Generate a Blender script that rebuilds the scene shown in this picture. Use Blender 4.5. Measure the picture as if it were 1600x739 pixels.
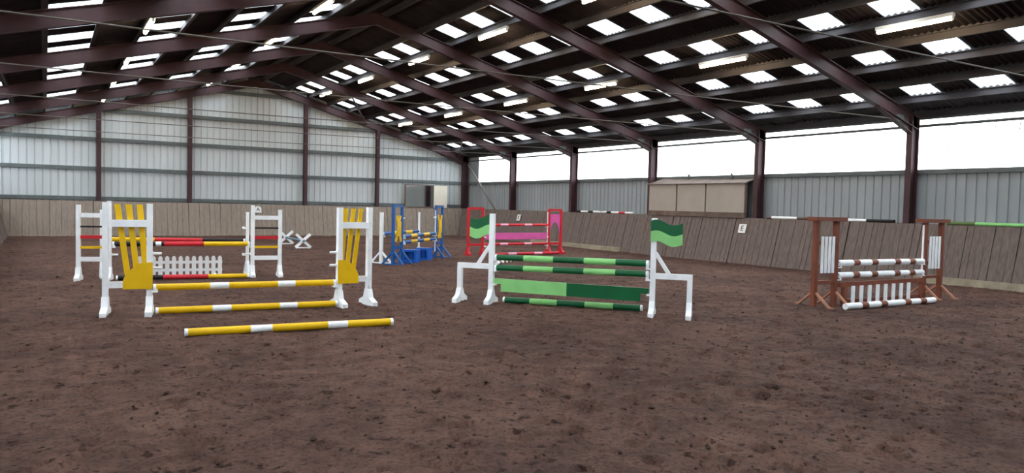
import bpy, math, random
import numpy as np
from mathutils import Vector, Matrix
random.seed(7); rng = np.random.default_rng(7)
PI = math.pi
scene = bpy.context.scene
C = scene.collection
for o in list(bpy.data.objects): bpy.data.objects.remove(o)

# ------------------------------------------------------------------ camera, sky, exposure
F_PX, YAW, PITCH, ROLL = 1169.25, 0.55816, -0.04144, 0.02373
CAMZ = 1.7
def cam_axes():
    f = Vector((math.sin(YAW)*math.cos(PITCH), math.cos(YAW)*math.cos(PITCH), math.sin(PITCH)))
    r = Vector((math.cos(YAW), -math.sin(YAW), 0)); u = r.cross(f)
    return math.cos(ROLL)*r + math.sin(ROLL)*u, math.cos(ROLL)*u - math.sin(ROLL)*r, f
CR, CU, CF = cam_axes()
cam = bpy.data.cameras.new('camera'); cam_o = bpy.data.objects.new('camera', cam); C.objects.link(cam_o)
cam.sensor_fit = 'HORIZONTAL'; cam.sensor_width = 36; cam.lens = F_PX/1600*36; cam.clip_end = 300; cam.clip_start = 0.05
m = Matrix((CR, CU, -CF)).transposed().to_4x4(); m.translation = (0, 0, CAMZ); cam_o.matrix_world = m
scene.camera = cam_o

world = bpy.data.worlds.new('overcast_sky'); scene.world = world; world.use_nodes = True
bg = world.node_tree.nodes['Background']; bg.inputs[0].default_value = (0.89, 0.955, 1.0, 1); bg.inputs[1].default_value = 1.6
vs = scene.view_settings
vs.view_transform = 'Standard'; vs.look = 'None'; vs.gamma = 1; vs.use_curve_mapping = False; vs.exposure = 2.72

# ------------------------------------------------------------------ materials
def lin(c): return tuple(((v/255)/12.92 if v/255 <= .04045 else ((v/255+.055)/1.055)**2.4) for v in c)
MATS = {}
def mat(name, rgb, rough=.6, var=0.0, scale=4.0, metal=0.0, bump=0.0, spec=.3, stretch=(1, 1, 1), dark=None):
    """procedural paint: base colour with noise wear"""
    if name in MATS: return MATS[name]
    m = bpy.data.materials.new(name); m.use_nodes = True; nt = m.node_tree; b = nt.nodes['Principled BSDF']
    col = (*lin(rgb), 1)
    b.inputs['Base Color'].default_value = col; b.inputs['Roughness'].default_value = rough
    b.inputs['Metallic'].default_value = metal; b.inputs['Specular IOR Level'].default_value = spec
    if var > 0 or bump > 0:
        tc = nt.nodes.new('ShaderNodeTexCoord'); mp = nt.nodes.new('ShaderNodeMapping'); mp.inputs['Scale'].default_value = stretch
        oi = nt.nodes.new('ShaderNodeObjectInfo')
        nt.links.new(tc.outputs['Object'], mp.inputs[0])
        nt.links.new(oi.outputs['Random'], mp.inputs['Location'])
        nz = nt.nodes.new('ShaderNodeTexNoise'); nz.inputs['Scale'].default_value = scale; nz.inputs['Detail'].default_value = 6
        nt.links.new(mp.outputs[0], nz.inputs['Vector'])
        rp = nt.nodes.new('ShaderNodeValToRGB')
        d = lin(dark) if dark else tuple(v*(1-var) for v in col[:3])
        rp.color_ramp.elements[0].position = .3; rp.color_ramp.elements[0].color = (*d, 1)
        rp.color_ramp.elements[1].position = .68; rp.color_ramp.elements[1].color = tuple(min(1, v*(1+var*.4)) for v in col[:3])+(1,)
        nt.links.new(nz.outputs['Fac'], rp.inputs[0]); nt.links.new(rp.outputs[0], b.inputs['Base Color'])
        if bump > 0:
            bp = nt.nodes.new('ShaderNodeBump'); bp.inputs['Strength'].default_value = bump; bp.inputs['Distance'].default_value = .01
            nt.links.new(nz.outputs['Fac'], bp.inputs['Height']); nt.links.new(bp.outputs[0], b.inputs['Normal'])
    MATS[name] = m; return m
def emit(name, rgb, strength):
    m = bpy.data.materials.new(name); m.use_nodes = True; b = m.node_tree.nodes['Principled BSDF']
    b.inputs['Base Color'].default_value = (.8, .8, .8, 1)
    b.inputs['Emission Color'].default_value = (*rgb, 1); b.inputs['Emission Strength'].default_value = strength
    MATS[name] = m; return m
def pane_mat(name, tint, clear):
    """translucent plastic glazing: part clear, part diffusing"""
    m = bpy.data.materials.new(name); m.use_nodes = True; nt = m.node_tree; nt.nodes.clear()
    out = nt.nodes.new('ShaderNodeOutputMaterial'); mx = nt.nodes.new('ShaderNodeMixShader'); mx.inputs[0].default_value = clear
    tl = nt.nodes.new('ShaderNodeBsdfTranslucent'); tp = nt.nodes.new('ShaderNodeBsdfTransparent')
    nz = nt.nodes.new('ShaderNodeTexNoise'); nz.inputs['Scale'].default_value = 3
    tc = nt.nodes.new('ShaderNodeTexCoord'); nt.links.new(tc.outputs['Object'], nz.inputs['Vector'])
    rp = nt.nodes.new('ShaderNodeValToRGB'); rp.color_ramp.elements[0].color = tuple(v*.85 for v in tint)+(1,); rp.color_ramp.elements[1].color = (*tint, 1)
    nt.links.new(nz.outputs['Fac'], rp.inputs[0]); nt.links.new(rp.outputs[0], tl.inputs[0]); nt.links.new(rp.outputs[0], tp.inputs[0])
    nt.links.new(tl.outputs[0], mx.inputs[1]); nt.links.new(tp.outputs[0], mx.inputs[2]); nt.links.new(mx.outputs[0], out.inputs[0])
    MATS[name] = m; return m
white = mat('white_paint', (245, 248, 251), .45, .10, 5)
yellow = mat('yellow_paint', (236, 190, 14), .45, .10, 4)
green_d = mat('dark_green_paint', (8, 92, 52), .4, .12, 4)
green_l = mat('light_green_paint', (138, 206, 126), .45, .10, 4)
red = mat('red_paint', (205, 40, 52), .45, .12, 4)
pink = mat('pink_paint', (222, 96, 168), .5, .10, 4)
pink_l = mat('pale_pink_paint', (244, 176, 200), .5, .08, 4)
blue = mat('blue_paint', (18, 86, 156), .45, .12, 4)
blue_p = mat('blue_plastic', (20, 94, 190), .4, .10, 4)
black = mat('black_paint', (26, 24, 28), .5, .15, 4)
brown = mat('brown_paint', (124, 68, 48), .6, .2, 5)
steelm = mat('maroon_steel', (68, 45, 49), .55, .25, 3)
steelg = mat('grey_rail_steel', (94, 101, 101), .5, .2, 3)
galv = mat('galvanised_tube', (101, 95, 88), .5, .2, 5)
purlin_m = mat('purlin_steel', (70, 67, 71), .6, .25, 2)
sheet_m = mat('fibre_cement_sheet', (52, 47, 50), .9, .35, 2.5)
clad = mat('grey_cladding', (191, 197, 200), .5, .10, 1.2, stretch=(1, 1, .25))
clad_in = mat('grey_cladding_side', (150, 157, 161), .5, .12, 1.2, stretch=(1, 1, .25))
board_m = mat('weathered_board', (112, 99, 94), .85, .30, 3.0, bump=.3, stretch=(6, 6, .6))
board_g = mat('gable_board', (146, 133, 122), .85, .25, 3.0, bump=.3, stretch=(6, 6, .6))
plinth_m = mat('pale_plinth', (152, 141, 123), .9, .35, 3, bump=.3)
cap_m = mat('cap_board', (110, 94, 86), .85, .35, 3, bump=.2)
beige = mat('beige_panel', (164, 155, 146), .6, .08, 2)
cream = mat('cream_panel', (228, 222, 206), .6, .08, 2)
rope_m = mat('dark_cord', (60, 56, 60), .8)
sign_w = mat('sign_white', (232, 232, 230), .5, .05, 6)
ink = mat('sign_black', (24, 24, 26), .6)
lamp_body = mat('lamp_body', (210, 205, 195), .5)
tube_m = emit('lit_tube', (1.0, .74, .45), 8.0)
sky_pane = pane_mat('skylight_plastic', (.90, .93, .95), .70)
win_pane = pane_mat('window_plastic', (.97, .98, .99), .93)
mirror_m = bpy.data.materials.new('mirror_glass'); mirror_m.use_nodes = True
_b = mirror_m.node_tree.nodes['Principled BSDF']; _b.inputs['Metallic'].default_value = 1; _b.inputs['Roughness'].default_value = .06
_b.inputs['Base Color'].default_value = (.72, .74, .73, 1)

# sand
sand = bpy.data.materials.new('riding_sand'); sand.use_nodes = True; nt = sand.node_tree; b = nt.nodes['Principled BSDF']
b.inputs['Roughness'].default_value = .95; b.inputs['Specular IOR Level'].default_value = .12
tc = nt.nodes.new('ShaderNodeTexCoord')
def noise(scale, detail, rough=.6):
    n = nt.nodes.new('ShaderNodeTexNoise'); n.inputs['Scale'].default_value = scale; n.inputs['Detail'].default_value = detail; n.inputs['Roughness'].default_value = rough
    nt.links.new(tc.outputs['Object'], n.inputs['Vector']); return n
def ramp(n, p0, c0, p1, c1):
    r = nt.nodes.new('ShaderNodeValToRGB'); r.color_ramp.elements[0].position = p0; r.color_ramp.elements[0].color = (*c0, 1)
    r.color_ramp.elements[1].position = p1; r.color_ramp.elements[1].color = (*c1, 1); nt.links.new(n.outputs['Fac'], r.inputs[0]); return r
def mul(a, b2, fac=1.0):
    x = nt.nodes.new('ShaderNodeMix'); x.data_type = 'RGBA'; x.blend_type = 'MULTIPLY'; x.inputs['Factor'].default_value = fac
    nt.links.new(a.outputs[0] if a.bl_idname != 'ShaderNodeMix' else a.outputs['Result'], x.inputs['A']); nt.links.new(b2.outputs[0], x.inputs['B']); return x
r1 = ramp(noise(.45, 4), .35, lin((79, 58, 51)), .68, lin((101, 76, 66)))
r2 = ramp(noise(3.2, 8, .7), .34, (.62, .60, .60), .60, (1.05, 1.05, 1.05))
r3 = ramp(noise(26, 6, .75), .36, (.50, .48, .48), .52, (1, 1, 1))
r4 = ramp(noise(7.5, 4, .55), .335, (.36, .33, .32), .40, (1, 1, 1)); r5 = ramp(noise(1.7, 6, .6), .52, (1, 1, 1), .70, (1.3, 1.28, 1.25)); r6 = ramp(noise(17, 3, .5), .30, (.35, .32, .31), .36, (1, 1, 1))
x = mul(mul(mul(mul(mul(r1, r2), r3), r4), r5), r6); nt.links.new(x.outputs['Result'], b.inputs['Base Color'])
bp = nt.nodes.new('ShaderNodeBump'); bp.inputs['Strength'].default_value = .5; bp.inputs['Distance'].default_value = .02
nt.links.new(noise(60, 5, .7).outputs['Fac'], bp.inputs['Height']); nt.links.new(bp.outputs[0], b.inputs['Normal'])
MATS['sand'] = sand
clod_m = mat('damp_clod', (65, 48, 42), .95, .35, 6)
grass_out = mat('yard_ground', (110, 108, 98), .95, .2, .3)

# ------------------------------------------------------------------ mesh helpers
class MB:
    def __init__(s): s.v = []; s.f = []; s.mi = []; s.sm = []
    def add(s, vs, fs, mi=0, smooth=False):
        n = len(s.v); s.v += [tuple(v) for v in vs]
        for f in fs: s.f.append([i+n for i in f]); s.mi.append(mi); s.sm.append(smooth)
        return s
    def box(s, x0, x1, y0, y1, z0, z1, mi=0):
        return s.add([(x0, y0, z0), (x1, y0, z0), (x1, y1, z0), (x0, y1, z0), (x0, y0, z1), (x1, y0, z1), (x1, y1, z1), (x0, y1, z1)],
                     [(0, 3, 2, 1), (4, 5, 6, 7), (0, 1, 5, 4), (1, 2, 6, 5), (2, 3, 7, 6), (3, 0, 4, 7)], mi)
    def bar(s, p0, p1, w, h, side=(0, 1, 0), mi=0):
        """rectangular bar from p0 to p1; w along side, h along the third axis"""
        p0, p1 = Vector(p0), Vector(p1); d = (p1-p0).normalized(); a = Vector(side); a = (a-d*a.dot(d)).normalized(); c = d.cross(a)
        q = [p+a*(w/2*i)+c*(h/2*j) for p in (p0, p1) for i, j in ((-1, -1), (1, -1), (1, 1), (-1, 1))]
        return s.add(q, [(0, 3, 2, 1), (4, 5, 6, 7), (0, 1, 5, 4), (1, 2, 6, 5), (2, 3, 7, 6), (3, 0, 4, 7)], mi)
    def tube(s, p0, p1, r, n=10, mi=0, cap=True):
        p0, p1 = Vector(p0), Vector(p1); d = (p1-p0).normalized(); a = d.orthogonal().normalized(); c = d.cross(a)
        q = [p+a*(r*math.cos(2*PI*i/n))+c*(r*math.sin(2*PI*i/n)) for p in (p0, p1) for i in range(n)]
        s.add(q, [(i, (i+1) % n, n+(i+1) % n, n+i) for i in range(n)], mi, True)
        if cap:
            s.add(q[:n], [tuple(range(n-1, -1, -1))], mi); s.add(q[n:], [tuple(range(n))], mi)
        return s
    def prism(s, poly, y0, y1, mi=0, axes='xz'):
        """polygon in the xz plane (counter-clockwise), extruded along y; axes 'yz' extrudes along x"""
        n = len(poly)
        pt = (lambda a, b2, t: (a, t, b2)) if axes == 'xz' else (lambda a, b2, t: (t, a, b2))
        q = [pt(a, b2, y0) for a, b2 in poly]+[pt(a, b2, y1) for a, b2 in poly]
        return s.add(q, [tuple(range(n)), tuple(range(2*n-1, n-1, -1))]+[(i, n+i, n+(i+1) % n, (i+1) % n) for i in range(n)], mi)
    def mesh(s, name, mats):
        me = bpy.data.meshes.new(name); me.from_pydata(s.v, [], s.f)
        for m_ in (mats if isinstance(mats, (list, tuple)) else [mats]): me.materials.append(m_)
        me.polygons.foreach_set('material_index', s.mi); me.polygons.foreach_set('use_smooth', s.sm); me.update(); return me
    def build(s, name, mats, parent=None, loc=None): return link(name, s.mesh(name, mats), parent, loc)
def link(name, me, parent=None, loc=None, rz=0):
    o = bpy.data.objects.new(name, me); C.objects.link(o)
    if parent: o.parent = parent
    if loc: o.location = loc
    if rz: o.rotation_euler.z = rz
    return o
def tag(o, label=None, cat=None, group=None, kind=None):
    if label: o['label'] = label
    if cat: o['category'] = cat
    if group: o['group'] = group
    if kind: o['kind'] = kind
    return o
def empty(name, loc=(0, 0, 0), rz=0):
    o = bpy.data.objects.new(name, None); o.empty_display_size = .2; C.objects.link(o); o.location = loc; o.rotation_euler.z = rz; return o
def structure(name, label, cat='building'): return tag(empty(name), label, cat, kind='structure')
def pix(P):
    d = Vector(P)-Vector((0, 0, CAMZ)); z = d.dot(CF)
    if z < .3: return None
    return 800+F_PX*d.dot(CR)/z, 369.5-F_PX*d.dot(CU)/z
def in_view(pts, mrg=40):
    for P in pts:
        q = pix(P)
        if q and -mrg < q[0] < 1600+mrg and -mrg < q[1] < 739+mrg: return True
    return False

# ------------------------------------------------------------------ hall dimensions (metres)
S, Y0 = 5.0656, 11.4784             # bay length, first frame in view
KMIN, KMAX = -3, 5
YB, YG = Y0+KMIN*S-.35, 37.03       # rear and gable cladding planes
XC, XR, XL = 8.5, 20.12, -3.12      # ridge line, right and left cladding planes
SL = .268                           # roof slope
ZR = 7.577                          # sheet height at the ridge
zs = lambda x: ZR-SL*abs(x-XC)      # sheet underside
PD = .165                           # purlin depth
RB = .53                            # rafter underside below the sheet
KR, KL, KG = 19.13, -1.25, 36.30    # inner foot of the kickboards: right, left, gable
ZK = 1.47
ZSILL, ZTOP = 2.875, 4.07

# ------------------------------------------------------------------ floor
def fbm(X, Y, scale, octs, seed):
    out = np.zeros_like(X); amp = 1.; tot = 0
    r = np.random.default_rng(seed)
    for o in range(octs):
        T = r.random((256, 256)); x = X*scale; y = Y*scale
        xi = np.floor(x).astype(int); yi = np.floor(y).astype(int); fx = x-xi; fy = y-yi
        fx = fx*fx*(3-2*fx); fy = fy*fy*(3-2*fy); a = xi % 256; b_ = yi % 256; a1 = (a+1) % 256; b1 = (b_+1) % 256
        out += amp*((T[a, b_]*(1-fx)+T[a1, b_]*fx)*(1-fy)+(T[a, b1]*(1-fx)+T[a1, b1]*fx)*fy-.5); tot += amp; amp *= .55; scale *= 2.1
    return out/tot
xs = np.arange(KL-.5, KR+.5, .042)
ys = np.concatenate([np.arange(YB+.1, 2, .4), np.arange(2, 12, .036), np.arange(12, 22, .075), np.arange(22, KG+.5, .16)])
GX, GY = np.meshgrid(xs, ys)
GZ = .030*fbm(GX, GY, .5, 2, 1)+.040*fbm(GX, GY, 2.2, 3, 2)+.030*fbm(GX, GY, 9, 2, 3)
hp = np.stack([rng.uniform(KL+.2, KR-.2, 5200), 3+rng.random(5200)**1.3*32, rng.uniform(.03, .075, 5200), rng.uniform(.015, .05, 5200)], 1)
for hx, hy, hr, hd in hp:                      # hoof prints
    i0, i1 = np.searchsorted(xs, [hx-3*hr, hx+3*hr]); j0, j1 = np.searchsorted(ys, [hy-3*hr, hy+3*hr])
    if i1 <= i0 or j1 <= j0: continue
    q = ((GX[j0:j1, i0:i1]-hx)**2+(GY[j0:j1, i0:i1]-hy)**2)/hr**2
    GZ[j0:j1, i0:i1] += hd*(-np.exp(-q)+.45*np.exp(-(np.sqrt(q)-1.5)**2*4))
GZ = np.clip(GZ, -.09, .035)-.012
nx, ny = len(xs), len(ys)
idx = np.arange(nx*ny).reshape(ny, nx)
quads = np.stack([idx[:-1, :-1], idx[:-1, 1:], idx[1:, 1:], idx[1:, :-1]], -1).reshape(-1, 4)
me = bpy.data.meshes.new('floor'); me.vertices.add(nx*ny); me.vertices.foreach_set('co', np.stack([GX, GY, GZ], -1).ravel())
me.loops.add(quads.size); me.loops.foreach_set('vertex_index', quads.ravel().astype(np.int32)); me.polygons.add(len(quads))
me.polygons.foreach_set('loop_start', np.arange(0, quads.size, 4, dtype=np.int32)); me.polygons.foreach_set('loop_total', np.full(len(quads), 4, np.int32))
me.polygons.foreach_set('use_smooth', np.ones(len(quads), bool)); me.materials.append(sand); me.update(); me.validate()
floor_o = tag(link('floor', me), 'brown trampled sand floor of the riding hall', 'floor', kind='structure')
def gz(x, y): return float(GZ[min(ny-1, np.searchsorted(ys, y)), min(nx-1, np.searchsorted(xs, x))])
mb = MB()                                       # loose clods lying on the sand
for i in range(3600):
    y = 3.2+random.random()**1.6*26; x = random.uniform(KL+.1, KR-.1); r = random.uniform(.006, .02)*(1 if random.random() < .95 else 1.5)
    z = gz(x, y)+r*.2; a = random.random()*PI; st = random.uniform(1, 1.9)
    pts = []
    for (px, py, pz) in ((1, 0, 0), (0, 1, 0), (-1, 0, 0), (0, -1, 0), (0, 0, .75), (0, 0, -.8)):
        k = r*random.uniform(.7, 1.25); qx = px*k*st; qy = py*k
        pts.append((x+qx*math.cos(a)-qy*math.sin(a), y+qx*math.sin(a)+qy*math.cos(a), z+pz*k))
    mb.add(pts, [(0, 1, 4), (1, 2, 4), (2, 3, 4), (3, 0, 4), (1, 0, 5), (2, 1, 5), (3, 2, 5), (0, 3, 5)])
tag(mb.build('sand_clods', clod_m, floor_o), kind='stuff')
tag(MB().add([(-80, -80, -.25), (100, -80, -.25), (100, 120, -.25), (-80, 120, -.25)], [(0, 1, 2, 3)]).build('ground_outside', grass_out),
    'yard ground outside the hall', 'ground', kind='structure')

# ------------------------------------------------------------------ roof: sheets, skylights, purlins
ceil = structure('ceiling', 'dark pitched roof of corrugated sheets with rows of bright skylights', 'roof')
PW = 5*.146
def corr(x0, x1, w, drop=0.0):
    """corrugated sheet from offset x0 to x1 (from the ridge) on the right slope, width w along y, local origin at ridge"""
    n = max(2, int(round(w/.146*8))); V = []; Fc = []
    for i in range(n+1):
        y = -w/2+w*i/n; h = .024*math.cos(2*PI*(y/.146))+.024
        V += [(x0, y, -SL*x0+h-drop), (x1, y, -SL*x1+h-drop)]
    for i in range(n): Fc.append((2*i, 2*i+1, 2*i+3, 2*i+2))
    return V, Fc
cells = []                                     # (x0, x1, is_skylight) as offset from ridge
EAVE = XR-XC+.25
cells.append((0, 1.5, False))
for i in range(5):
    cells.append((1.5+2*i, 2.5+2*i, True)); cells.append((2.5+2*i, min(3.5+2*i, EAVE), False))
cells[-1] = (cells[-1][0], EAVE, False)
sheet_meshes = {}
def sheet_mesh(ci, w, m_, nm):
    key = (ci, w, nm)
    if key not in sheet_meshes:
        x0, x1 = (0, EAVE) if ci is None else cells[ci][:2]
        V, Fc = corr(x0, x1, w, -.012 if ci is None else 0); sheet_meshes[key] = MB().add(V, Fc, 0, True).mesh(nm, m_)
    return sheet_meshes[key]
far_sky, far_sheet = MB(), MB()
colw = S/3; OW = colw-PW; LAP = .07
ycols = [Y0+k*S+S*fr for k in range(KMIN, KMAX) for fr in (.185, .518, .851)]
for side in (1, -1):
    rz = 0 if side == 1 else PI
    def place(ci, y, w, m_, nm, acc):
        x0, x1 = (0, EAVE) if ci is None else cells[ci][:2]
        ends = [(XC+side*(x0+(x1-x0)*t), y+dy, ZR-SL*(x0+(x1-x0)*t)) for t in np.linspace(0, 1, 9) for dy in (-w/2, w/2)]
        if in_view(ends, 60): link(nm, sheet_mesh(ci, w, m_, nm), ceil, (XC, y, ZR), rz)
        else:
            V, Fc = corr(x0, x1, w, -.012 if ci is None else 0); acc.add([(XC+side*a, y+side*b_, ZR+c_) for a, b_, c_ in V], Fc, 0, True)
    for y in ycols:
        for ci, (x0, x1, sky) in enumerate(cells):
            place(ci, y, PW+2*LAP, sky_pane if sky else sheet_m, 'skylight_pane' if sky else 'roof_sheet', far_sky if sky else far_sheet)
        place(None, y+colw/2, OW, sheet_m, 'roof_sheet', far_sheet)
    for ya, yb in ((YB-.3, ycols[0]-PW/2), (ycols[-1]+colw/2+OW/2, YG+.3)):
        if yb > ya+.02:
            V, Fc = corr(0, EAVE, yb-ya); far_sheet.add([(XC+side*a, (ya+yb)/2+side*b_, ZR+c_) for a, b_, c_ in V], Fc, 0, True)
tag(far_sky.build('skylight_pane', sky_pane, ceil), kind='stuff'); tag(far_sheet.build('roof_sheet', sheet_m, ceil), kind='stuff')
MB().prism([(XC-.35, ZR-.06), (XC+.35, ZR-.06), (XC+.35, ZR+.0), (XC, ZR+.12), (XC-.35, ZR)], YB-.3, YG+.3).build('ridge_cap', sheet_m, ceil)
for side in (1, -1):
    for off in [.3]+[1.5+i for i in range(10)]+[XR-XC-.1]:
        x = XC+side*off; z1 = ZR-SL*off-.004; t = .06; zw = z1+.055
        # Z-section purlin: web and two flanges
        mb = MB().box(x-.012, x+.012, YB, YG-.02, z1-PD, zw)
        mb.box(x-t if side > 0 else x, x if side > 0 else x+t, YB, YG-.02, z1-.012, z1); mb.box(x if side > 0 else x-t, x+t if side > 0 else x, YB, YG-.02, z1-PD, z1-PD+.012)
        mb.build('purlin', purlin_m, ceil)

# ------------------------------------------------------------------ portal frames
def isec_y(mb, x, y, z0, z1, d, b_):           # upright I column: web along x
    mb.box(x-d/2, x-d/2+.02, y-b_/2, y+b_/2, z0, z1); mb.box(x+d/2-.02, x+d/2, y-b_/2, y+b_/2, z0, z1); mb.box(x-d/2+.02, x+d/2-.02, y-.008, y+.008, z0, z1)
ORD = {5: 'at the gable wall', 4: 'first in from the gable wall', 3: 'second in from the gable wall', 2: 'third in from the gable wall',
       1: 'fourth in from the gable wall', 0: 'fifth in from the gable wall, nearest with its column in view', -1: 'highest at the upper right corner of the picture'}
for k in range(KMIN, KMAX+1):
    y = Y0+k*S
    fr = tag(empty('portal_frame', (0, y, 0)), 'maroon steel portal frame '+ORD.get(k, 'above the camera' if k == -2 else 'behind the camera'), 'steel frame', 'portal frames')
    for side in (1, -1):
        xcol = 19.79 if side == 1 else 2*XC-19.79
        mb = MB(); isec_y(mb, xcol, 0, -.1, zs(xcol)-.2, .33, .165); mb.build('column', steelm, fr)
        xe = xcol+side*.16; o1 = abs(xe-XC)
        zt = lambda o_: ZR-SL*o_-PD-.012; zb = lambda o_: ZR-SL*o_-RB
        mb = MB()
        def slab(pts, hw): # polygon in (offset,z), mirrored by side
            P = [(XC+side*a, b_) for a, b_ in pts]
            if side < 0: P = P[::-1]
            mb.prism(P, -hw, hw)
        slab([(0, zb(0)), (o1, zb(o1)), (o1, zb(o1)+.02), (0, zb(0)+.02)], .08)
        slab([(0, zt(0)-.02), (o1, zt(o1)-.02), (o1, zt(o1)), (0, zt(0))], .08)
        slab([(0, zb(0)+.02), (o1, zb(o1)+.02), (o1, zt(o1)-.02), (0, zt(0)-.02)], .008)
        mb.build('rafter', steelm, fr)
        mb = MB(); oh = o1-.33
        slab([(oh-1.5, zb(oh-1.5)), (oh, zb(oh)-.17), (oh, zb(oh)+.001), ], .008)
        slab([(oh-1.5, zb(oh-1.5)-.02), (oh, zb(oh)-.19), (oh, zb(oh)-.17), (oh-1.5, zb(oh-1.5))], .075)
        mb.build('haunch', steelm, fr)
        if k in (5, 4):
            pass
    if k < KMAX:
        mb = MB(); n = 12; xa, xb = -1.9, 19.1; ZT0 = 3.98 if k == 0 else 4.06
        P = [(xa+(xb-xa)*i/n, 0, ZT0+(4.22-ZT0)*(i/n)-.05*4*(i/n)*(1-i/n)) for i in range(n+1)]
        for a, b_ in zip(P[:-1], P[1:]): mb.tube(a, b_, .013, 6, cap=False)
        mb.build('tie_rod', galv, fr)
        for xx, zz in ((xa, ZT0), (xb, 4.22)):
            MB().box(xx-.12, xx+.22, -.012, .012, zz-.06, zz+.12).build('tie_bracket', steelg, fr)
mb = MB().tube((0, 0, 0), (0, 2.98, -2.39), .045, 10)
tag(mb.build('wall_brace', galv, loc=(19.56, 33.0-.02, 3.84)), 'pale diagonal brace tube beside the gable corner column', 'brace')
bpy.data.objects['wall_brace'].data.transform(Matrix.Scale(-1, 4, (0, 1, 0))); bpy.data.objects['wall_brace'].location = (19.55, 35.98, 3.84)
for xa, xb, lb in ((14.0, 11.3, 'dark roof brace tube between skylights near the gable, towards the ridge'), (19.4, 16.9, 'dark roof brace tube rising from the gable corner column')):
    za, zb_ = zs(xa)-RB+.12, zs(xb)-RB+.12
    tag(MB().tube((0, 0, 0), (xb-xa, -5.06, zb_-za), .04, 8).build('roof_brace', steelm, loc=(xa, 36.78, za)), lb, 'brace', 'roof braces')

# ------------------------------------------------------------------ cladding
def ribbed(a0, a1, z0, z1f, rib=.28, depth=.032):
    """profiled sheet: list of (a, out, z0, z1)"""
    pts = []; n = int(round((a1-a0)/rib))
    for i in range(n):
        s0 = a0+i*rib
        for da, h in ((0, 0), (.205, 0), (.225, 1), (.262, 1)): pts.append((s0+da, h*depth))
    pts.append((a1, 0)); return pts
def clad_sheet(axis, plane, sgn, a0, a1, z0, ztop, m_, parent):
    pts = ribbed(a0, a1, z0, ztop); V = []; Fc = []
    for a, h in pts:
        w = plane+sgn*h
        P = (lambda z: (a, w, z)) if axis == 'x' else (lambda z: (w, a, z))
        V += [P(z0), P(ztop(a) if callable(ztop) else ztop)]
    for i in range(len(pts)-1): Fc.append((2*i, 2*i+2, 2*i+3, 2*i+1))
    MB().add(V, Fc).build('cladding_sheet', m_, parent)
wb = structure('wall_back', 'pale grey profiled gable wall with dark rails and maroon posts', 'wall')
a = XL
while a < XR-.05:
    b_ = min(a+1.12, XR); clad_sheet('x', YG, 1, a, a+round((b_-a)/.28)*.28 if b_ < XR else b_, -.1, lambda t: zs(t)+.01, clad, wb); a = b_
GP = [1.957, 5.591, 10.885, 14.642]
for x in GP:
    mb = MB(); zt_ = zs(x)-RB-.01; mb.box(x-.09, x+.09, 36.72, 36.735, -.1, zt_); mb.box(x-.09, x+.09, 36.88, 36.895, -.1, zt_); mb.box(x-.007, x+.007, 36.735, 36.88, -.1, zt_)
    mb.build('gable_post', steelm, wb); MB().box(x-.13, x+.13, 36.70, 36.90, 1.40, 1.46).build('post_plate', steelm, wb)
for z in (1.585, 2.869, 4.126, 5.40, 6.66):
    w = min(XR-.1, XC+(ZR-.3-z)/SL) if z > 4.3 else XR-.1; wl = 2*XC-w
    MB().box(wl, w, 36.90, 37.0, z-.075, z-.06).box(wl, w, 36.985, 37.0, z-.06, z+.06).box(wl, w, 36.90, 37.0, z+.06, z+.075).box(wl, w, 36.90, 36.912, z-.06, z+.06).build('cladding_rail', steelg, wb)
wf = structure('wall_front', 'grey profiled end wall behind the camera', 'wall')
V = [(XL, YB, -.1), (XR, YB, -.1), (XR, YB, zs(XR)), (XC, YB, ZR), (XL, YB, zs(XL))]
MB().add(V, [(4, 3, 2, 1, 0)]).build('cladding_sheet', clad_in, wf)
wr = structure('wall_right', 'grey profiled side wall below a long run of white openings', 'wall')
wl_ = structure('wall_left', 'grey profiled side wall beside the camera', 'wall')
for wo, pl, sg in ((wr, XR, -1), (wl_, XL, 1)):
    nb = 0
    for k in range(KMIN, KMAX):
        ya = Y0+k*S; n = 5 if wo is wr else 1
        for i in range(n):
            w = S/n
            nr = max(1, int(round(w/.28)))
            pts = [(ya+i*w+w*j/nr+da*w/nr/.28, h*.03) for j in range(nr) for da, h in ((0, 0), (.2, 0), (.22, 1), (.26, 1))]+[(ya+(i+1)*w, 0)]
            V = []; Fc = []
            for a, h in pts: V += [(pl-sg*h+sg*.03, a, -.1), (pl-sg*h+sg*.03, a, ZSILL)]
            for j in range(len(pts)-1): Fc.append((2*j, 2*j+2, 2*j+3, 2*j+1))
            MB().add(V, Fc).build('cladding_sheet', clad_in, wo)
    MB().box(min(pl, pl+sg*.14), max(pl, pl+sg*.14), YB, YG, ZSILL-.07, ZSILL+.05).build('sill_rail', steelg, wo)
    MB().box(min(pl+sg*.05, pl+sg*.1), max(pl+sg*.05, pl+sg*.1), YB, YG, ZTOP-.01, ZTOP+.06).build('head_rail', steelg, wo)
    MB().box(min(pl, pl+sg*.03), max(pl, pl+sg*.03), YB, YG, ZTOP+.2, zs(pl)+.02).build('eaves_board', steelg, wo)
MB().box(XR-.06, XR-.03, 35.72, YG, ZSILL, ZTOP+.2).build('corner_sheet', clad_in, wr)
MB().box(XR-.03, XR, YB, Y0+KMIN*S, -.1, ZTOP+.2).build('corner_sheet', clad_in, wr); MB().box(XL, XL+.03, YB, Y0+KMIN*S, -.1, ZTOP+.2).build('corner_sheet', clad_in, wl_)
MB().box(XL, XL+.03, Y0+KMAX*S, YG, -.1, ZTOP+.2).build('corner_sheet', clad_in, wl_)
MB().box(XR-.03, XR, Y0+KMAX*S, YG, -.1, ZSILL).build('corner_sheet', clad_in, wr)
wn = 0
ORDW = [q+' bay from the gable wall' for q in ('first', 'second', 'third', 'fourth', 'fifth', 'sixth', 'seventh', 'eighth')]
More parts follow.
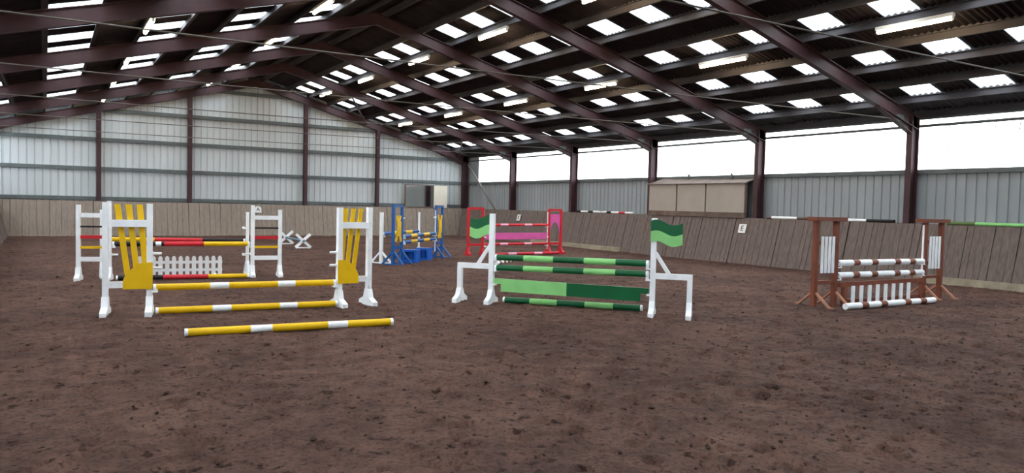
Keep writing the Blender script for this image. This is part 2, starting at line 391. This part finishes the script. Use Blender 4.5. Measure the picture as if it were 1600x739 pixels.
for side in (1, -1):  # left-hand openings are unseen, added to bring more light into the hall
    for k in range(KMAX-1, KMIN-1, -1):
        wn += 1; wd = structure('window_%d' % wn, 'long white translucent side opening, %s, on the %s' % (ORDW[KMAX-k-1], 'right' if side > 0 else 'left, unseen and added for light'), 'window')
        ya = Y0+k*S; yb = ya+S; pl = XR if side > 0 else XL
        if side > 0 and k == KMAX-1: yb = 35.72
        for i in range(4):
            y1, y2 = ya+(yb-ya)*i/4, ya+(yb-ya)*(i+1)/4; e = .004*(i % 2)
            MB().box(pl-.012-e, pl-.010-e, y1+.006, y2-.006, ZSILL+.05, ZTOP+.2).build('pane', win_pane, wd)
        if side > 0:
            for i in range(3):
                yy = ya+random.uniform(.5, yb-ya-.4); ln = random.choice((.25, .35, .5, .8, 1.1))
                MB().tube((pl-.09, yy, ZTOP+.01), (pl-.09+random.uniform(-.01, .01), yy+.02, ZTOP-ln), .011, 5).build('hanging_cord', rope_m, wd)

# ------------------------------------------------------------------ kickboards (boarded, leaning outwards)
def kick(name, label, axis, foot, sgn, a0, a1, m_, lean, ztop, wmin, wmax, gaps=()):
    r = structure(name, label, 'kickboard')
    a = a0
    while a < a1-.02:
        w = min(random.uniform(wmin, wmax), a1-a); g_ = .010
        big = any(abs(a+w-q) < w/2 for q in gaps)
        if big: g_ = .035
        e = random.uniform(-.012, .012); t = random.uniform(-.012, .012); th = .03; zt_ = ztop+random.uniform(-.01, .0)
        lo, hi = a+g_/2, a+w-g_/2
        f0 = foot+sgn*(.01+e); f1 = foot+sgn*(lean+e)
        q = []
        for z, f, sh in ((-.12, f0-sgn*lean*.08, 0), (zt_, f1, t)):
            for aa, ff in ((lo+sh, f), (hi+sh, f), (hi+sh, f+sgn*th), (lo+sh, f+sgn*th)):
                q.append((ff, aa, z) if axis == 'y' else (aa, ff, z))
        MB().add(q, [(0, 3, 2, 1), (4, 5, 6, 7), (0, 1, 5, 4), (1, 2, 6, 5), (2, 3, 7, 6), (3, 0, 4, 7)]).build('board', m_, r)
        a += w
    return r
kr = kick('baseboard_right', 'leaning brown boarded kickboard along the right side', 'y', KR, 1, YB+.2, KG+.2, board_m, .42, ZK, .15, .22, (15.7, 17.3, 18.9, 19.45, 13.3))
kl = kick('baseboard_left', 'leaning boarded kickboard beside the camera at the left', 'y', KL, -1, YB+.2, KG+.2, board_m, .42, ZK, .2, .27)
kg = kick('baseboard_back', 'pale boarded kickboard below the gable wall', 'x', KG, 1, KL-.46, KR+.5, board_g, .33, 1.47, .2, .26)
# ledge (capping) and pale plinth strips
MB().box(KR+.43, XR-.04, YB+.2, YG-.05, ZK-.035, ZK).build('ledge_board', cap_m, kr)
MB().box(XL+.04, KL-.43, YB+.2, YG-.05, ZK-.035, ZK).build('ledge_board', cap_m, kl)
MB().box(KL-.43, KR+.43, KG+.34, YG-.04, ZK-.035, ZK).build('ledge_board', cap_m, kg)
def plinth(ya, yb):
    x = KR-.03; MB().prism([(x-.02, -.1), (x+.05, -.1), (x+.10, .16), (x+.03, .16)], ya, yb).build('plinth', plinth_m, kr)
plinth(YB+.2, 10.9); plinth(22.6, 29)

# ------------------------------------------------------------------ letters
def letter_mesh(ch, size, m_):
    cu = bpy.data.curves.new('t', 'FONT'); cu.body = ch; cu.size = size; cu.align_x = 'CENTER'; cu.align_y = 'CENTER'; cu.extrude = .003; cu.resolution_u = 3
    to = bpy.data.objects.new('t', cu); C.objects.link(to); dg = bpy.context.evaluated_depsgraph_get(); dg.update()
    me = bpy.data.meshes.new_from_object(to.evaluated_get(dg)); bpy.data.objects.remove(to); me.materials.clear(); me.materials.append(m_); return me
def marker(ch, loc, rot, label, round_top=False):
    r = empty('letter_marker', loc); r.rotation_euler = rot; tag(r, label, 'sign', 'arena letter markers')
    w = .15
    poly = [(-w, -.15), (w, -.15), (w, .05)]+[(w*math.cos(t), .05+.11*math.sin(t)) for t in np.linspace(.2, PI-.2, 9)]+[(-w, .05)]
    if not round_top: poly = [(-w, -.15), (w, -.15), (w, .15), (-w, .15)]
    n = len(poly)
    pl_ = MB().add([(a, b_, 0) for a, b_ in poly]+[(a, b_, .015) for a, b_ in poly], [tuple(range(n-1, -1, -1)), tuple(range(n, 2*n))]+[(i, (i+1) % n, n+(i+1) % n, n+i) for i in range(n)]).build('plate', sign_w, r)
    link('letter', letter_mesh(ch, .26, ink), pl_, (0, 0, .019))
lean_r = math.atan2(.41, ZK)
def onboard(z): return KR+.42*z/ZK-.035
# plates on the right kickboard face -x and lean back with the boards
marker('E', (onboard(1.12), 16.83, 1.12), (PI/2-lean_r, 0, -PI/2), 'white letter E plate on the right kickboard below the beige box')
marker('K', (onboard(1.12), 30.51, 1.12), (PI/2-lean_r, 0, -PI/2), 'small white letter K plate on the right kickboard behind the red jump')
marker('A', (8.57, KG+.33*1.2/1.47-.04, 1.22), (PI/2-math.atan2(.32, 1.47), 0, 0), 'white round-topped letter A plate on the gable kickboard', True)

# ------------------------------------------------------------------ mirror corner and panel box
gm = tag(empty('wall_mirror', (17.4, 36.62, 1.47)), 'grey mirror with a pale side panel in the gable corner', 'mirror')
MB().box(-1.22, .39, 0, .03, .05, 1.17).build('mirror_pane', mirror_m, gm); MB().box(.42, 1.22, -.02, .03, .02, 1.2).build('side_panel', cream, gm)
MB().box(-1.28, -1.22, -.02, .05, 0, 1.22).box(.39, .42, -.02, .05, 0, 1.22).box(-1.22, .39, -.02, .05, 1.17, 1.22).box(-1.22, .39, -.02, .05, 0, .05).build('frame', cap_m, gm)
bx = tag(empty('panel_box', (19.5, 16.85, ZK)), 'long shallow box with three beige panels on the right ledge', 'cabinet')
L = 4.62
MB().box(0, .10, 0, L, 0, .17).build('base_rail', cap_m, bx)
MB().box(.06, .10, -.02, L, .17, 1.16).build('back_board', cap_m, bx)
for y1, y2 in ((.03, 1.70), (1.76, 3.10), (3.17, L-.03)): MB().box(-.0, .05, y1, y2, .17, 1.13).build('panel', beige, bx)
MB().add([(-.06, -.05, 1.13), (-.06, L+.05, 1.13), (.5, L-.3, 1.36), (.5, -.05, 1.30), (-.06, -.05, 1.16), (-.06, L+.05, 1.16), (.5, L-.3, 1.39), (.5, -.05, 1.33)],
         [(0, 1, 2, 3), (7, 6, 5, 4), (0, 4, 5, 1), (1, 5, 6, 2), (2, 6, 7, 3), (3, 7, 4, 0)]).build('lid', cap_m, bx)
for y in (.95, 2.95): MB().box(.40, .46, y, y+.06, 1.3, 1.52).build('stub_post', steelg, bx)

# ------------------------------------------------------------------ strip lights
ORDL = ['nearest the gable wall', 'second from the gable wall', 'third from the gable wall', 'fourth from the gable wall', 'fifth from the gable wall', 'sixth from the gable wall', 'seventh from the gable wall', 'eighth from the gable wall']
LX = {11.0: 'upper right', 15.0: 'lower right', 6.0: 'upper left', 2.0: 'lower left'}
for x, wh in LX.items():
    for k in range(KMIN, KMAX):
        y = Y0+(k+.47)*S; side = 1 if x > XC else -1
        z = zs(x)-PD-.035
        vis = in_view([(x, y-.8, z), (x, y+.8, z)], 10)
        r = tag(empty('strip_light', (x, y, z)), 'lit strip light in the %s roof row, %s' % (wh, ORDL[KMAX-k-1]), 'light', 'strip lights under the purlins')
        if not vis and k < -1: bpy.data.objects.remove(r); continue
        bt = MB().box(-.05, .05, -.80, .80, -.05, .02).build('batten', lamp_body, r)
        MB().tube((-.0, -.76, -.085), (0, .76, -.085), .042, 10).build('tube', tube_m, r)
        for s_ in (-1, 1): MB().box(-.03, .03, s_*.77-.02, s_*.77+.02, -.12, -.05).build('tube_holder', lamp_body, bt)

# ------------------------------------------------------------------ show-jump parts
def frame_of(pin, pout):
    d = Vector(pout)-Vector(pin); return (pin[0], pin[1], 0), math.atan2(d.y, d.x), d.length
def foot(root, s, m_, L=.56, hgt=.2, w=.09):
    """flared foot across the wing plane, gussets either side of the post"""
    MB().prism([(-L/2, -.05), (L/2, -.05), (L/2, .045), (L/2-.05, .065), (.11, .11), (.055, hgt+.05), (-.055, hgt+.05), (-.11, .11), (-L/2+.05, .065), (-L/2, .045)], s-w/2, s+w/2, axes='yz').build('foot', m_, root)
def vfoot(root, s, m_, L=.66, hgt=.36, t=.045, w=.06):
    """A-frame foot: two splayed struts and a ground bar"""
    mb = MB()
    for sg in (-1, 1): mb.bar((s, sg*.03, hgt), (s, sg*L/2, .0), w, t, (1, 0, 0))
    mb.box(s-w/2, s+w/2, -L/2, L/2, -.03, .02); mb.build('foot', m_, root)
def cup(root, z, m_, s=-.06):
    mb = MB()
    mb.box(s-.05, s+.03, -.062, .062, z-.075, z-.062).box(s-.05, s-.01, -.072, -.062, z-.075, z-.02).box(s-.05, s-.01, .062, .072, z-.075, z-.02)
    mb.build('jump_cup', m_, root)
def pin_(root, z, m_): MB().tube((-.16, 0, z), (-.02, 0, z), .02, 8).box(-.05, -.02, -.03, .03, z-.03, z+.03).build('cup_pin', m_, root)
def pole(name, p0, p1, bands, label, group, r=.05, cat='jump pole', tip=None, tipf=.014):
    """bands: list of (end fraction, material); painted bands on one round pole"""
    p0, p1 = Vector(p0), Vector(p1); L = (p1-p0).length; d = (p1-p0)/L
    mats = []; mb = MB(); prev = 0.0
    bl = list(bands)
    if tip: bl = [(tipf, tip)]+[(min(e, 1-tipf), m_) for e, m_ in bl]+[(1.0, tip)]
    for i, (e, m_) in enumerate(bl):
        if m_ not in mats: mats.append(m_)
        mb.tube(d*(prev*L), d*(e*L), r, 14, mats.index(m_), cap=(i in (0, len(bl)-1))); prev = e
    o = mb.build(name, mats, loc=p0); return tag(o, label, cat, group)
def post(root, s, z1, m_, w=.075, t=.10, name='post', z0=-.04): return MB().box(s-w/2, s+w/2, -t/2, t/2, z0, z1).build(name, m_, root)
def lerp(a, b_, t): return tuple(a[i]+(b_[i]-a[i])*t for i in range(len(a)))

# ---- yellow jump in the left foreground
def yellow_wing(pin, pout, label):
    loc, rz, w = frame_of(pin, pout); r = tag(empty('jump_wing', loc, rz), label, 'jump wing', 'wings of the yellow jump')
    p0 = post(r, 0, 1.60, white); post(r, w, 1.61, white); foot(r, 0, white); foot(r, w, white)
    MB().box(.037, w-.037, -.03, .03, 1.26, 1.36).build('top_rail', white, r); MB().box(.037, w-.037, -.03, .03, .375, .465).build('bottom_rail', white, r)
    k = w/.55; sg = 1 if math.cos(rz) > 0 else -1           # fan on the far side of the rails
    ya, yb = (.035, .055)
    for st, sb, zb_ in ((.13, .06, .70), (.27, .17, .66), (.41, .28, .56)):
        h = .038
        MB().prism([((sb-h)*k, zb_), ((sb+h)*k, zb_), ((st+h)*k, 1.585), ((st-h)*k, 1.585)], sg*ya, sg*yb).build('fan_slat', yellow, r)
    MB().prism([(-.045, .36), (.33*k, .36), (.325*k, .50), (.29*k, .58), (.14*k, .735), (-.045, .75)], -sg*.053, -sg*.07).build('fan_base', yellow, r)
    for z in (.66, .87): pin_(p0, z, white)
    cup(p0, .38, white); return r
A_Lo, A_Li, A_Ri, A_Ro = (.73, 12.17), (1.295, 12.07), (4.08, 11.85), (4.60, 11.88)
yellow_wing(A_Li, A_Lo, 'white wing with yellow fan at the left end of the yellow jump')
yellow_wing(A_Ri, A_Ro, 'white wing with yellow fan at the right end of the yellow jump')
YB_ = [(.29, yellow), (.39, white), (.66, yellow), (.76, white), (1, yellow)]
pole('jump_pole', (1.34, 12.05, .375), (4.02, 11.86, .375), YB_, 'yellow pole with two white bands raised between the fan wings', 'yellow poles', tip=white)
pole('jump_pole', (1.36, 11.93, .045), (4.015, 11.73, .045), YB_, 'yellow pole with two white bands on the ground under the raised yellow pole', 'yellow poles', tip=white)
pole('jump_pole', (1.45, 9.86, .045), (4.10, 9.65, .045), YB_, 'yellow pole with two white bands lying alone on the sand in front', 'yellow poles', tip=white)

# ---- black, red and yellow jump behind it
def ladder_wing(pin, pout, zi, zo, label):
    loc, rz, w = frame_of(pin, pout); r = tag(empty('jump_wing', loc, rz), label, 'jump wing', 'wings of the black, red and yellow jump')
    p0 = post(r, 0, zi, white); post(r, w, zo, white); foot(r, 0, white, .5); foot(r, w, white, .5)
    for nm, z, h, m_ in (('top_rail', 1.30, .09, white), ('black_slat', 1.07, .035, black), ('red_slat', .86, .07, red), ('yellow_slat', .65, .05, yellow), ('bottom_rail', .41, .09, white)):
        MB().box(.037, w-.037, -.025, .025, z-h/2, z+h/2).build(nm, m_, r)
    cup(p0, .72, white); pin_(p0, .50, white); return r
B_Lo, B_Li, B_Ri, B_Ro = (.565, 17.40), (1.11, 17.29), (3.875, 16.99), (4.45, 16.92)
ladder_wing(B_Li, B_Lo, 1.60, 1.51, 'white ladder wing with black, red and yellow slats, left, partly behind the yellow fan')
ladder_wing(B_Ri, B_Ro, 1.57, 1.48, 'white ladder wing with black, red and yellow slats right of the picket fence')
BR = [(.30, black), (.34, white), (.36, black), (.65, red), (1, yellow)]
pole('jump_pole', (1.16, 17.27, .72), (3.815, 17.0, .72), BR, 'front raised pole painted black, red and yellow', 'black, red and yellow poles', tip=white)
pole('jump_pole', (1.05, 17.85, .79), (3.84, 17.57, .76), [(.34, yellow), (.68, red), (1, black)], 'rear raised pole, yellow left and black right', 'black, red and yellow poles', r=.045, tip=white)
pole('jump_pole', (1.21, 17.02, .045), (3.74, 16.72, .045), [(.34, black), (.68, red), (1, yellow)], 'black, red and yellow pole on the ground before the picket fence', 'black, red and yellow poles', tip=white)
def stand(name, p, h, m_, label, rz=0, w=.06, cups=(), group=None, fL=.5):
    r = tag(empty(name, (*p, 0), rz), label, 'jump stand', group); p0 = post(r, 0, h, m_, w, w); vfoot(r, 0, m_, fL, .30)
    for z in cups: cup(p0, z, m_, -.05)
    return r
stand('pole_stand', (3.89, 17.56), 1.41, white, 'slim white upright behind the ladder wing, holding the rear pole', 0, cups=(.76, 1.1, .5), group='pole stands')
stand('pole_stand', (1.0, 17.86), 1.41, white, 'slim white upright hidden behind the left ladder wing', PI, cups=(.79,), group='pole stands')
pf = tag(empty('picket_fence', (1.71, 17.72, 0), math.atan2(-.17, 1.57)), 'low white picket fence filler under the black, red and yellow poles', 'fence')
n = 13; Lp = 1.60
for i in range(n):
    x = Lp*i/(n-1); MB().prism([(x-.042, .02), (x+.042, .02), (x+.042, .39), (x+.02, .425), (x-.02, .425), (x-.042, .39)], -.012, .012).build('picket', white, pf)
for z in (.12, .29): MB().box(-.05, Lp+.05, .013, .04, z-.03, z+.03).build('rail', white, pf)
for x in (.1, Lp-.1): MB().box(x-.03, x+.03, -.14, .16, -.03, .03).build('foot', white, pf)

# ---- cavaletti crosses
cv = tag(empty('cavaletti', (7.80, 26.5, 0), math.atan2(2.6, .1)), 'low cavaletti of two white crosses joined by a blue-grey pole', 'cavaletti')
Lc = 2.6
for x in (0, Lc):
    mb = MB().bar((x, -.26, .03), (x, .26, .50), .07, .09, (1, 0, 0)); mb.build('cross_arm', white, cv)
    MB().bar((x+.07, .26, .03), (x+.07, -.26, .50), .07, .09, (1, 0, 0)).build('cross_arm', white, cv)
    MB().box(x, x+.07, -.26, .26, -.02, .04).build('cross_foot', white, cv)
MB().tube((-.1, 0, .26), (Lc+.15, 0, .26), .045, 12).build('pole', mat('bluegrey_paint', (104, 132, 150), .5, .1), cv)

# ---- blue and yellow jump
def cross_panel(r, w, sgn):
    zc = .98
    for sx in (-1, 1):
        MB().bar((w/2-sx*.13, sgn*(.03+.012*sx), zc-.36), (w/2+sx*.13, sgn*(.03+.012*sx), zc+.36), .022, .10, (0, 1, 0)).build('cross_slat', yellow, r)
    MB().box(w/2-.12, w/2+.12, sgn*.05-.008, sgn*.05+.008, zc-.2, zc+.2).build('cross_centre', yellow, r)
def blue_wing(pin, pout, label):
    loc, rz, w = frame_of(pin, pout); r = tag(empty('jump_wing', loc, rz), label, 'jump wing', 'wings of the blue jump')
    p0 = post(r, 0, 1.58, blue, .07, .07); post(r, w, 1.58, blue, .07, .07); vfoot(r, 0, blue, .62, .34); vfoot(r, w, blue, .62, .34)
    MB().box(-.035, w+.035, -.035, .035, 1.58, 1.65).build('top_rail', blue, r); MB().box(.035, w-.035, -.025, .025, .42, .50).build('bottom_rail', blue, r)
    cross_panel(r, w, -1 if math.cos(rz) > 0 else 1); MB().box(-.05, -.036, -.015, .015, .2, 1.5).build('cup_track', white, p0)
    for z in (.60, .76): cup(p0, z, white)
    pin_(p0, 1.27, white); return r
D_Li, D_Lo, D_Ri, D_Ro = (8.50, 19.47), (8.10, 19.13), (10.42, 21.22), (10.80, 21.55)
blue_wing(D_Li, D_Lo, 'blue wing with yellow cross at the near left end of the blue jump')
blue_wing(D_Ri, D_Ro, 'blue wing with yellow cross at the far right end of the blue jump')
BY = [(.22, blue), (.40, yellow), (.60, blue), (.79, yellow), (1, blue)]
dl = lambda a, z: lerp((*D_Li, z), (*D_Ri, z), a)
pole('jump_pole', dl(.025, .75), dl(.975, .77), BY, 'upper front pole of the blue jump, blue with yellow bands', 'blue and yellow poles', tip=white)
pole('jump_pole', dl(.025, .59), dl(.975, .60), BY, 'lower front pole of the blue jump, blue with yellow bands', 'blue and yellow poles', tip=white)
W1, W2 = (8.01, 19.75), (10.02, 21.60)
rzD = math.atan2(W2[1]-W1[1], W2[0]-W1[0])
stand('pole_stand', W1, 1.42, white, 'white upright with splayed foot left of the blue jump', rzD+PI, .085, (.80,), 'pole stands', .62)
stand('pole_stand', W2, 1.42, white, 'thin white upright in the middle behind the blue poles', rzD, .05, (.80,), 'pole stands', .4)
pole('jump_pole', (W1[0]+.04, W1[1]+.04, .82), (W2[0]-.04, W2[1]-.04, .82), BY, 'rear pole of the blue jump between two white uprights', 'blue and yellow poles', tip=white)
def block(p, rz, label):
    r = tag(empty('plastic_block', (*p, 0), rz), label, 'block', 'blue plastic blocks'); w, h, t = .42, .36, .06
    MB().box(-w/2, w/2, -.17, -.15+.2, -.02, t).box(-w/2, w/2, -.17, .05, h-t, h).box(-w/2, -w/2+t, -.17, .05, t, h-t).box(w/2-t, w/2, -.17, .05, t, h-t).box(-w/2, w/2, .05, .17, -.02, h).build('shell', blue_p, r)
    MB().box(-.05, .05, -.02, .05, t, h-t).build('rib', blue_p, r)
block((8.98, 19.85), rzD-PI/2, 'hollow blue plastic block nearer the left blue wing'); block((9.68, 20.50), rzD-PI/2, 'hollow blue plastic block nearer the right blue wing')

# ---- red and pink jump
def red_wing(pin, pout, label, zp=1.42):
    loc, rz, w = frame_of(pin, pout); r = tag(empty('jump_wing', loc, rz), label, 'jump wing', 'wings of the red jump')
    p0 = post(r, 0, 1.53, red, .08, .08); post(r, w, 1.53, red, .08, .08); foot(r, 0, red, .5, .18, .085); foot(r, w, red, .5, .18, .085)
    MB().prism([(-.04, 1.53), (w+.04, 1.53), (w+.04, 1.57), (w, 1.61), (0, 1.61), (-.04, 1.57)], -.04, .04).build('top_rail', red, r)
    MB().box(.04, w-.04, -.03, .03, .31, .39).build('bottom_rail', red, r)
    q = [(.05, zp), (.05, .75)]+[(.05+(w-.1)*t, .75+.38*math.sin(PI*t)**.7) for t in (.08, .2, .35, .5, .65, .8, .92)]+[(w-.05, .75), (w-.05, zp)]
    MB().prism(q, -.012, .012).build('arch_panel', pink, r)
    MB().box(-.053, -.041, -.018, .018, .15, 1.5).build('cup_track', white, p0)
    for z in (.35, .66, 1.02): cup(p0, z, white)
    return r
E_Li, E_Lo, E_Ri, E_Ro = (12.56, 22.0), (12.05, 22.08), (15.44, 22.25), (16.02, 22.30)
red_wing(E_Li, E_Lo, 'red arched wing behind the left green flag', 1.18); red_wing(E_Ri, E_Ro, 'red arched wing with pink panel at the right end of the red jump')
RP = [(.24, red), (.36, pink_l), (.62, red), (.74, pink_l), (1, red)]
el = lambda a, z: lerp((*E_Li, z), (*E_Ri, z), a)
pole('jump_pole', el(.02, 1.02), el(.98, 1.03), RP, 'top red pole with pale pink bands', 'red and pink poles', r=.045)
pole('jump_pole', el(.02, .36), el(.98, .36), RP, 'middle red pole with pale pink bands, below the pink plank', 'red and pink poles', r=.045)
pole('jump_pole', (12.70, 21.66, .045), (15.66, 21.90, .045), RP, 'red pole with pale pink bands on the ground', 'red and pink poles', r=.045)
ea = math.atan2(E_Ri[1]-E_Li[1], E_Ri[0]-E_Li[0]); Le = math.hypot(E_Ri[0]-E_Li[0], E_Ri[1]-E_Li[1])
def plank(name, pin, pother, z0, z1, mats, split, label, tabs, group=None):
    d = Vector(pother)-Vector(pin); Lp_ = d.length; r = tag(empty(name, (*pin, 0), math.atan2(d.y, d.x)), label, 'jump plank', group)
    zm = (z0+z1)/2; a0 = .06; n = len(split)
    for i in range(n):
        s0, s1 = a0+(Lp_-2*a0)*(0 if i == 0 else split[i-1]), a0+(Lp_-2*a0)*split[i]
        q = [(s0, z0), (s1, z0), (s1, z1), (s0, z1)]
        if i == 0: q = [(s0, z1-.09), (s0+tabs, z1-.09), (s0+tabs, z0)]+[(s1, z0), (s1, z1), (s0, z1)]
        if i == n-1:
            h = [(s1-tabs, z0), (s1-tabs, z1-.09), (s1, z1-.09), (s1, z1)]
            q = (q[:3] if (i == 0) else [(s0, z0)])+h+([(s0, z1)])
        MB().prism(q, -.015, .015).build('plank_board', mats[i], r)
    return r
plank('jump_plank', E_Li, E_Ri, .52, .75, [pink], [1], 'pink plank filler of the red jump', .06)

# ---- green jump with flags
def flag_wing(pin, pout, label, sgn):
    loc, rz, w = frame_of(pin, pout); r = tag(empty('jump_wing', loc, rz), label, 'jump wing', 'wings of the green jump')
    p0 = post(r, 0, 1.55, white, .085, .085); foot(r, 0, white, .52, .17, .085); post(r, w, .60, white, .08, .08); foot(r, w, white, .52, .17, .085)
    MB().box(.0425, w+.04, -.035, .035, .58, .67).build('arm', white, r)
    MB().bar((.03, 0, 1.0), (.26, 0, .65), .05, .06, (0, 1, 0)).build('brace', white, r)
    n = 20; fw, f0 = (.50, -.05) if sgn < 0 else (.46, -.02); sgn = -1 if sgn < 0 else -1
    wave = lambda t: .035*math.sin(2*PI*t*1.0+.3)-.03*t
    def strip(lo, hi, m_, nm):
        top = [(f0+fw*i/n, hi+wave(i/n)) for i in range(n+1)]; bot = [(f0+fw*i/n, lo+wave(i/n)) for i in range(n+1)]
        MB().prism(bot+top[::-1], sgn*.045, sgn*.062).build(nm, m_, r)
    strip(1.33, 1.50, green_d, 'flag_top'); strip(1.16, 1.33, green_l, 'flag_bottom')
    for z in (.62, .80): cup(p0, z, white)
    MB().box(-.09, -.04, -.05, .05, .30, .325).build('plank_cup', white, p0)
    return r
F_Li, F_Lo, F_Ri, F_Ro = (6.63, 11.27), (6.25, 11.72), (8.27, 8.95), (8.66, 8.52)
# flags sit on the camera side of the right wing and of the left wing
flag_wing(F_Li, F_Lo, 'white stand with wavy green flag at the left end of the green jump', 1)
flag_wing(F_Ri, F_Ro, 'white stand with wavy green flag at the right end of the green jump', -1)
GB = [(.2, green_d), (.4, green_l), (.6, green_d), (.8, green_l), (1, green_d)]
fl = lambda a, z: lerp((*F_Li, z), (*F_Ri, z), a)
pole('jump_pole', fl(.025, .79), fl(.975, .82), GB, 'upper green pole banded dark and light', 'green poles', tip=white, r=.052)
pole('jump_pole', fl(.025, .61), fl(.975, .65), GB, 'second green pole banded dark and light, just above the green plank', 'green poles', tip=white, r=.052)
pole('jump_pole', (6.82, 11.16, .045), (8.42, 9.34, .045), GB, 'green banded pole on the ground under the green plank', 'green poles', tip=white, r=.052)
plank('jump_plank', F_Li, F_Ri, .20, .42, [green_l, green_d], [.49, 1], 'two-tone green plank, light left half and dark right half', .13)
SB = []
for i in range(9): SB.append(((i+1)/9, white if i % 2 == 0 else brown))
pole('jump_pole', (10.93, 18.30, .045), (12.15, 19.30, .045), SB, 'white and brown striped pole on the sand behind the green jump', None)

# ---- brown and white jump
def brown_wing(pin, pout, label):
    loc, rz, w = frame_of(pin, pout); r = tag(empty('jump_wing', loc, rz), label, 'jump wing', 'wings of the brown jump')
    p0 = post(r, 0, 1.55, brown, .085, .085); post(r, w, 1.55, brown, .085, .085)
    sg = -1 if math.cos(rz) > 0 else 1
    mb = MB().box(-.17, w+.12, -.11, .11, 1.55, 1.625); mb.build('top_cap', brown, r)
    MB().box(.043, w-.043, -.03, .03, .40, .46).build('bottom_rail', brown, r)
    for i in range(4):
        s = w/2+(i-1.5)*.100; MB().box(s-.033, s+.033, min(sg*.057, sg*.045), max(sg*.057, sg*.045), .60, 1.27).build('slat', white, r)
    for z in (.72, 1.15): MB().box(.043, w-.043, min(sg*.045, sg*.005), max(sg*.045, sg*.005), z-.04, z+.04).build('slat_batten', brown, r)
    for s in (0, w):
        for sg in (-1, 1): MB().bar((s, sg*.05, .24), (s, sg*.34, .0), .045, .035, (1, 0, 0)).box(s-.022, s+.022, min(sg*.34, sg*.42), max(sg*.34, sg*.42), -.02, .015).build('foot_strut', mat('worn_brown', (176, 122, 98), .7, .2), r)
    MB().box(-.056, -.043, -.02, .02, .1, 1.5).build('cup_track', white, p0)
    for z in (.53, .76): cup(p0, z, white)
    return r
G_Li, G_Lo, G_Ri, G_Ro = (12.42, 8.57), (11.88, 8.60), (15.36, 8.56), (15.90, 8.52)
# the right wing is turned, so its local -y side faces away: mirror via swapped points keeps slats to the camera
brown_wing(G_Li, G_Lo, 'brown wing with four white slats at the left end of the brown jump'); brown_wing(G_Ri, G_Ro, 'brown wing with four white slats at the right end of the brown jump')
WB = [(.155, white), (.225, brown), (.36, white), (.43, brown), (.63, white), (.70, brown), (.815, white), (.885, brown), (1, white)]
pole('jump_pole', (12.485, 8.56, .775), (15.295, 8.55, .755), WB, 'upper white pole with brown bands', 'white and brown poles', r=.058)
pole('jump_pole', (12.485, 8.56, .545), (15.295, 8.55, .53), WB, 'second white pole with brown bands, above the white-slatted gate', 'white and brown poles', r=.058)
pole('jump_pole', (12.03, 8.06, .05), (14.72, 7.97, .05), WB, 'white pole with brown bands on the ground before the gate', 'white and brown poles', r=.058)
gt = tag(empty('gate_filler', (12.50, 8.50, 0), 0), 'brown gate filler with eight upright white slats', 'gate')
Lg = 2.78
MB().box(-.02, Lg, -.03, .03, .33, .42).build('top_rail', brown, gt); MB().box(.08, Lg-.08, .0, .03, .03, .09).build('bottom_rail', brown, gt)
for x in (.08, Lg-.12): MB().box(x, x+.10, -.035, .035, -.03, .33).build('end_post', brown, gt)
for i in range(8): x = .34+i*.262; MB().box(x-.045, x+.045, -.055, -.031, .0, .345).build('slat', white, gt)

# ------------------------------------------------------------------ spare poles on the right ledge
def ledge_pole(ya, yb, x, bands, label): return pole('jump_pole', (x, ya, ZK+.045), (x, yb, ZK+.045), bands, label, 'spare poles on the ledge', r=.043)
ledge_pole(22.4, 24.3, 19.62+.02-.07, [(.25, white), (.45, red), (.7, white), (.85, black), (1, white)], 'white, red and black pole on the ledge left of the beige box')
ledge_pole(24.4, 26.1, 19.57, [(.3, white), (.5, black), (.8, white), (1, black)], 'white and black pole on the ledge further from the beige box')
ledge_pole(13.9, 16.0, 19.57, [(.45, cap_m), (.9, white), (1, cap_m)], 'brown and white pole on the ledge right of the beige box')
ledge_pole(11.75, 13.55, 19.57, [(.45, black), (1, white)], 'black and white pole on the ledge behind the brown jump')
ledge_pole(7.6, 10.35, 19.57, [(.75, green_l), (1, mat('olive_paint', (96, 118, 70), .6, .2))], 'light green pole on the ledge at the right edge')
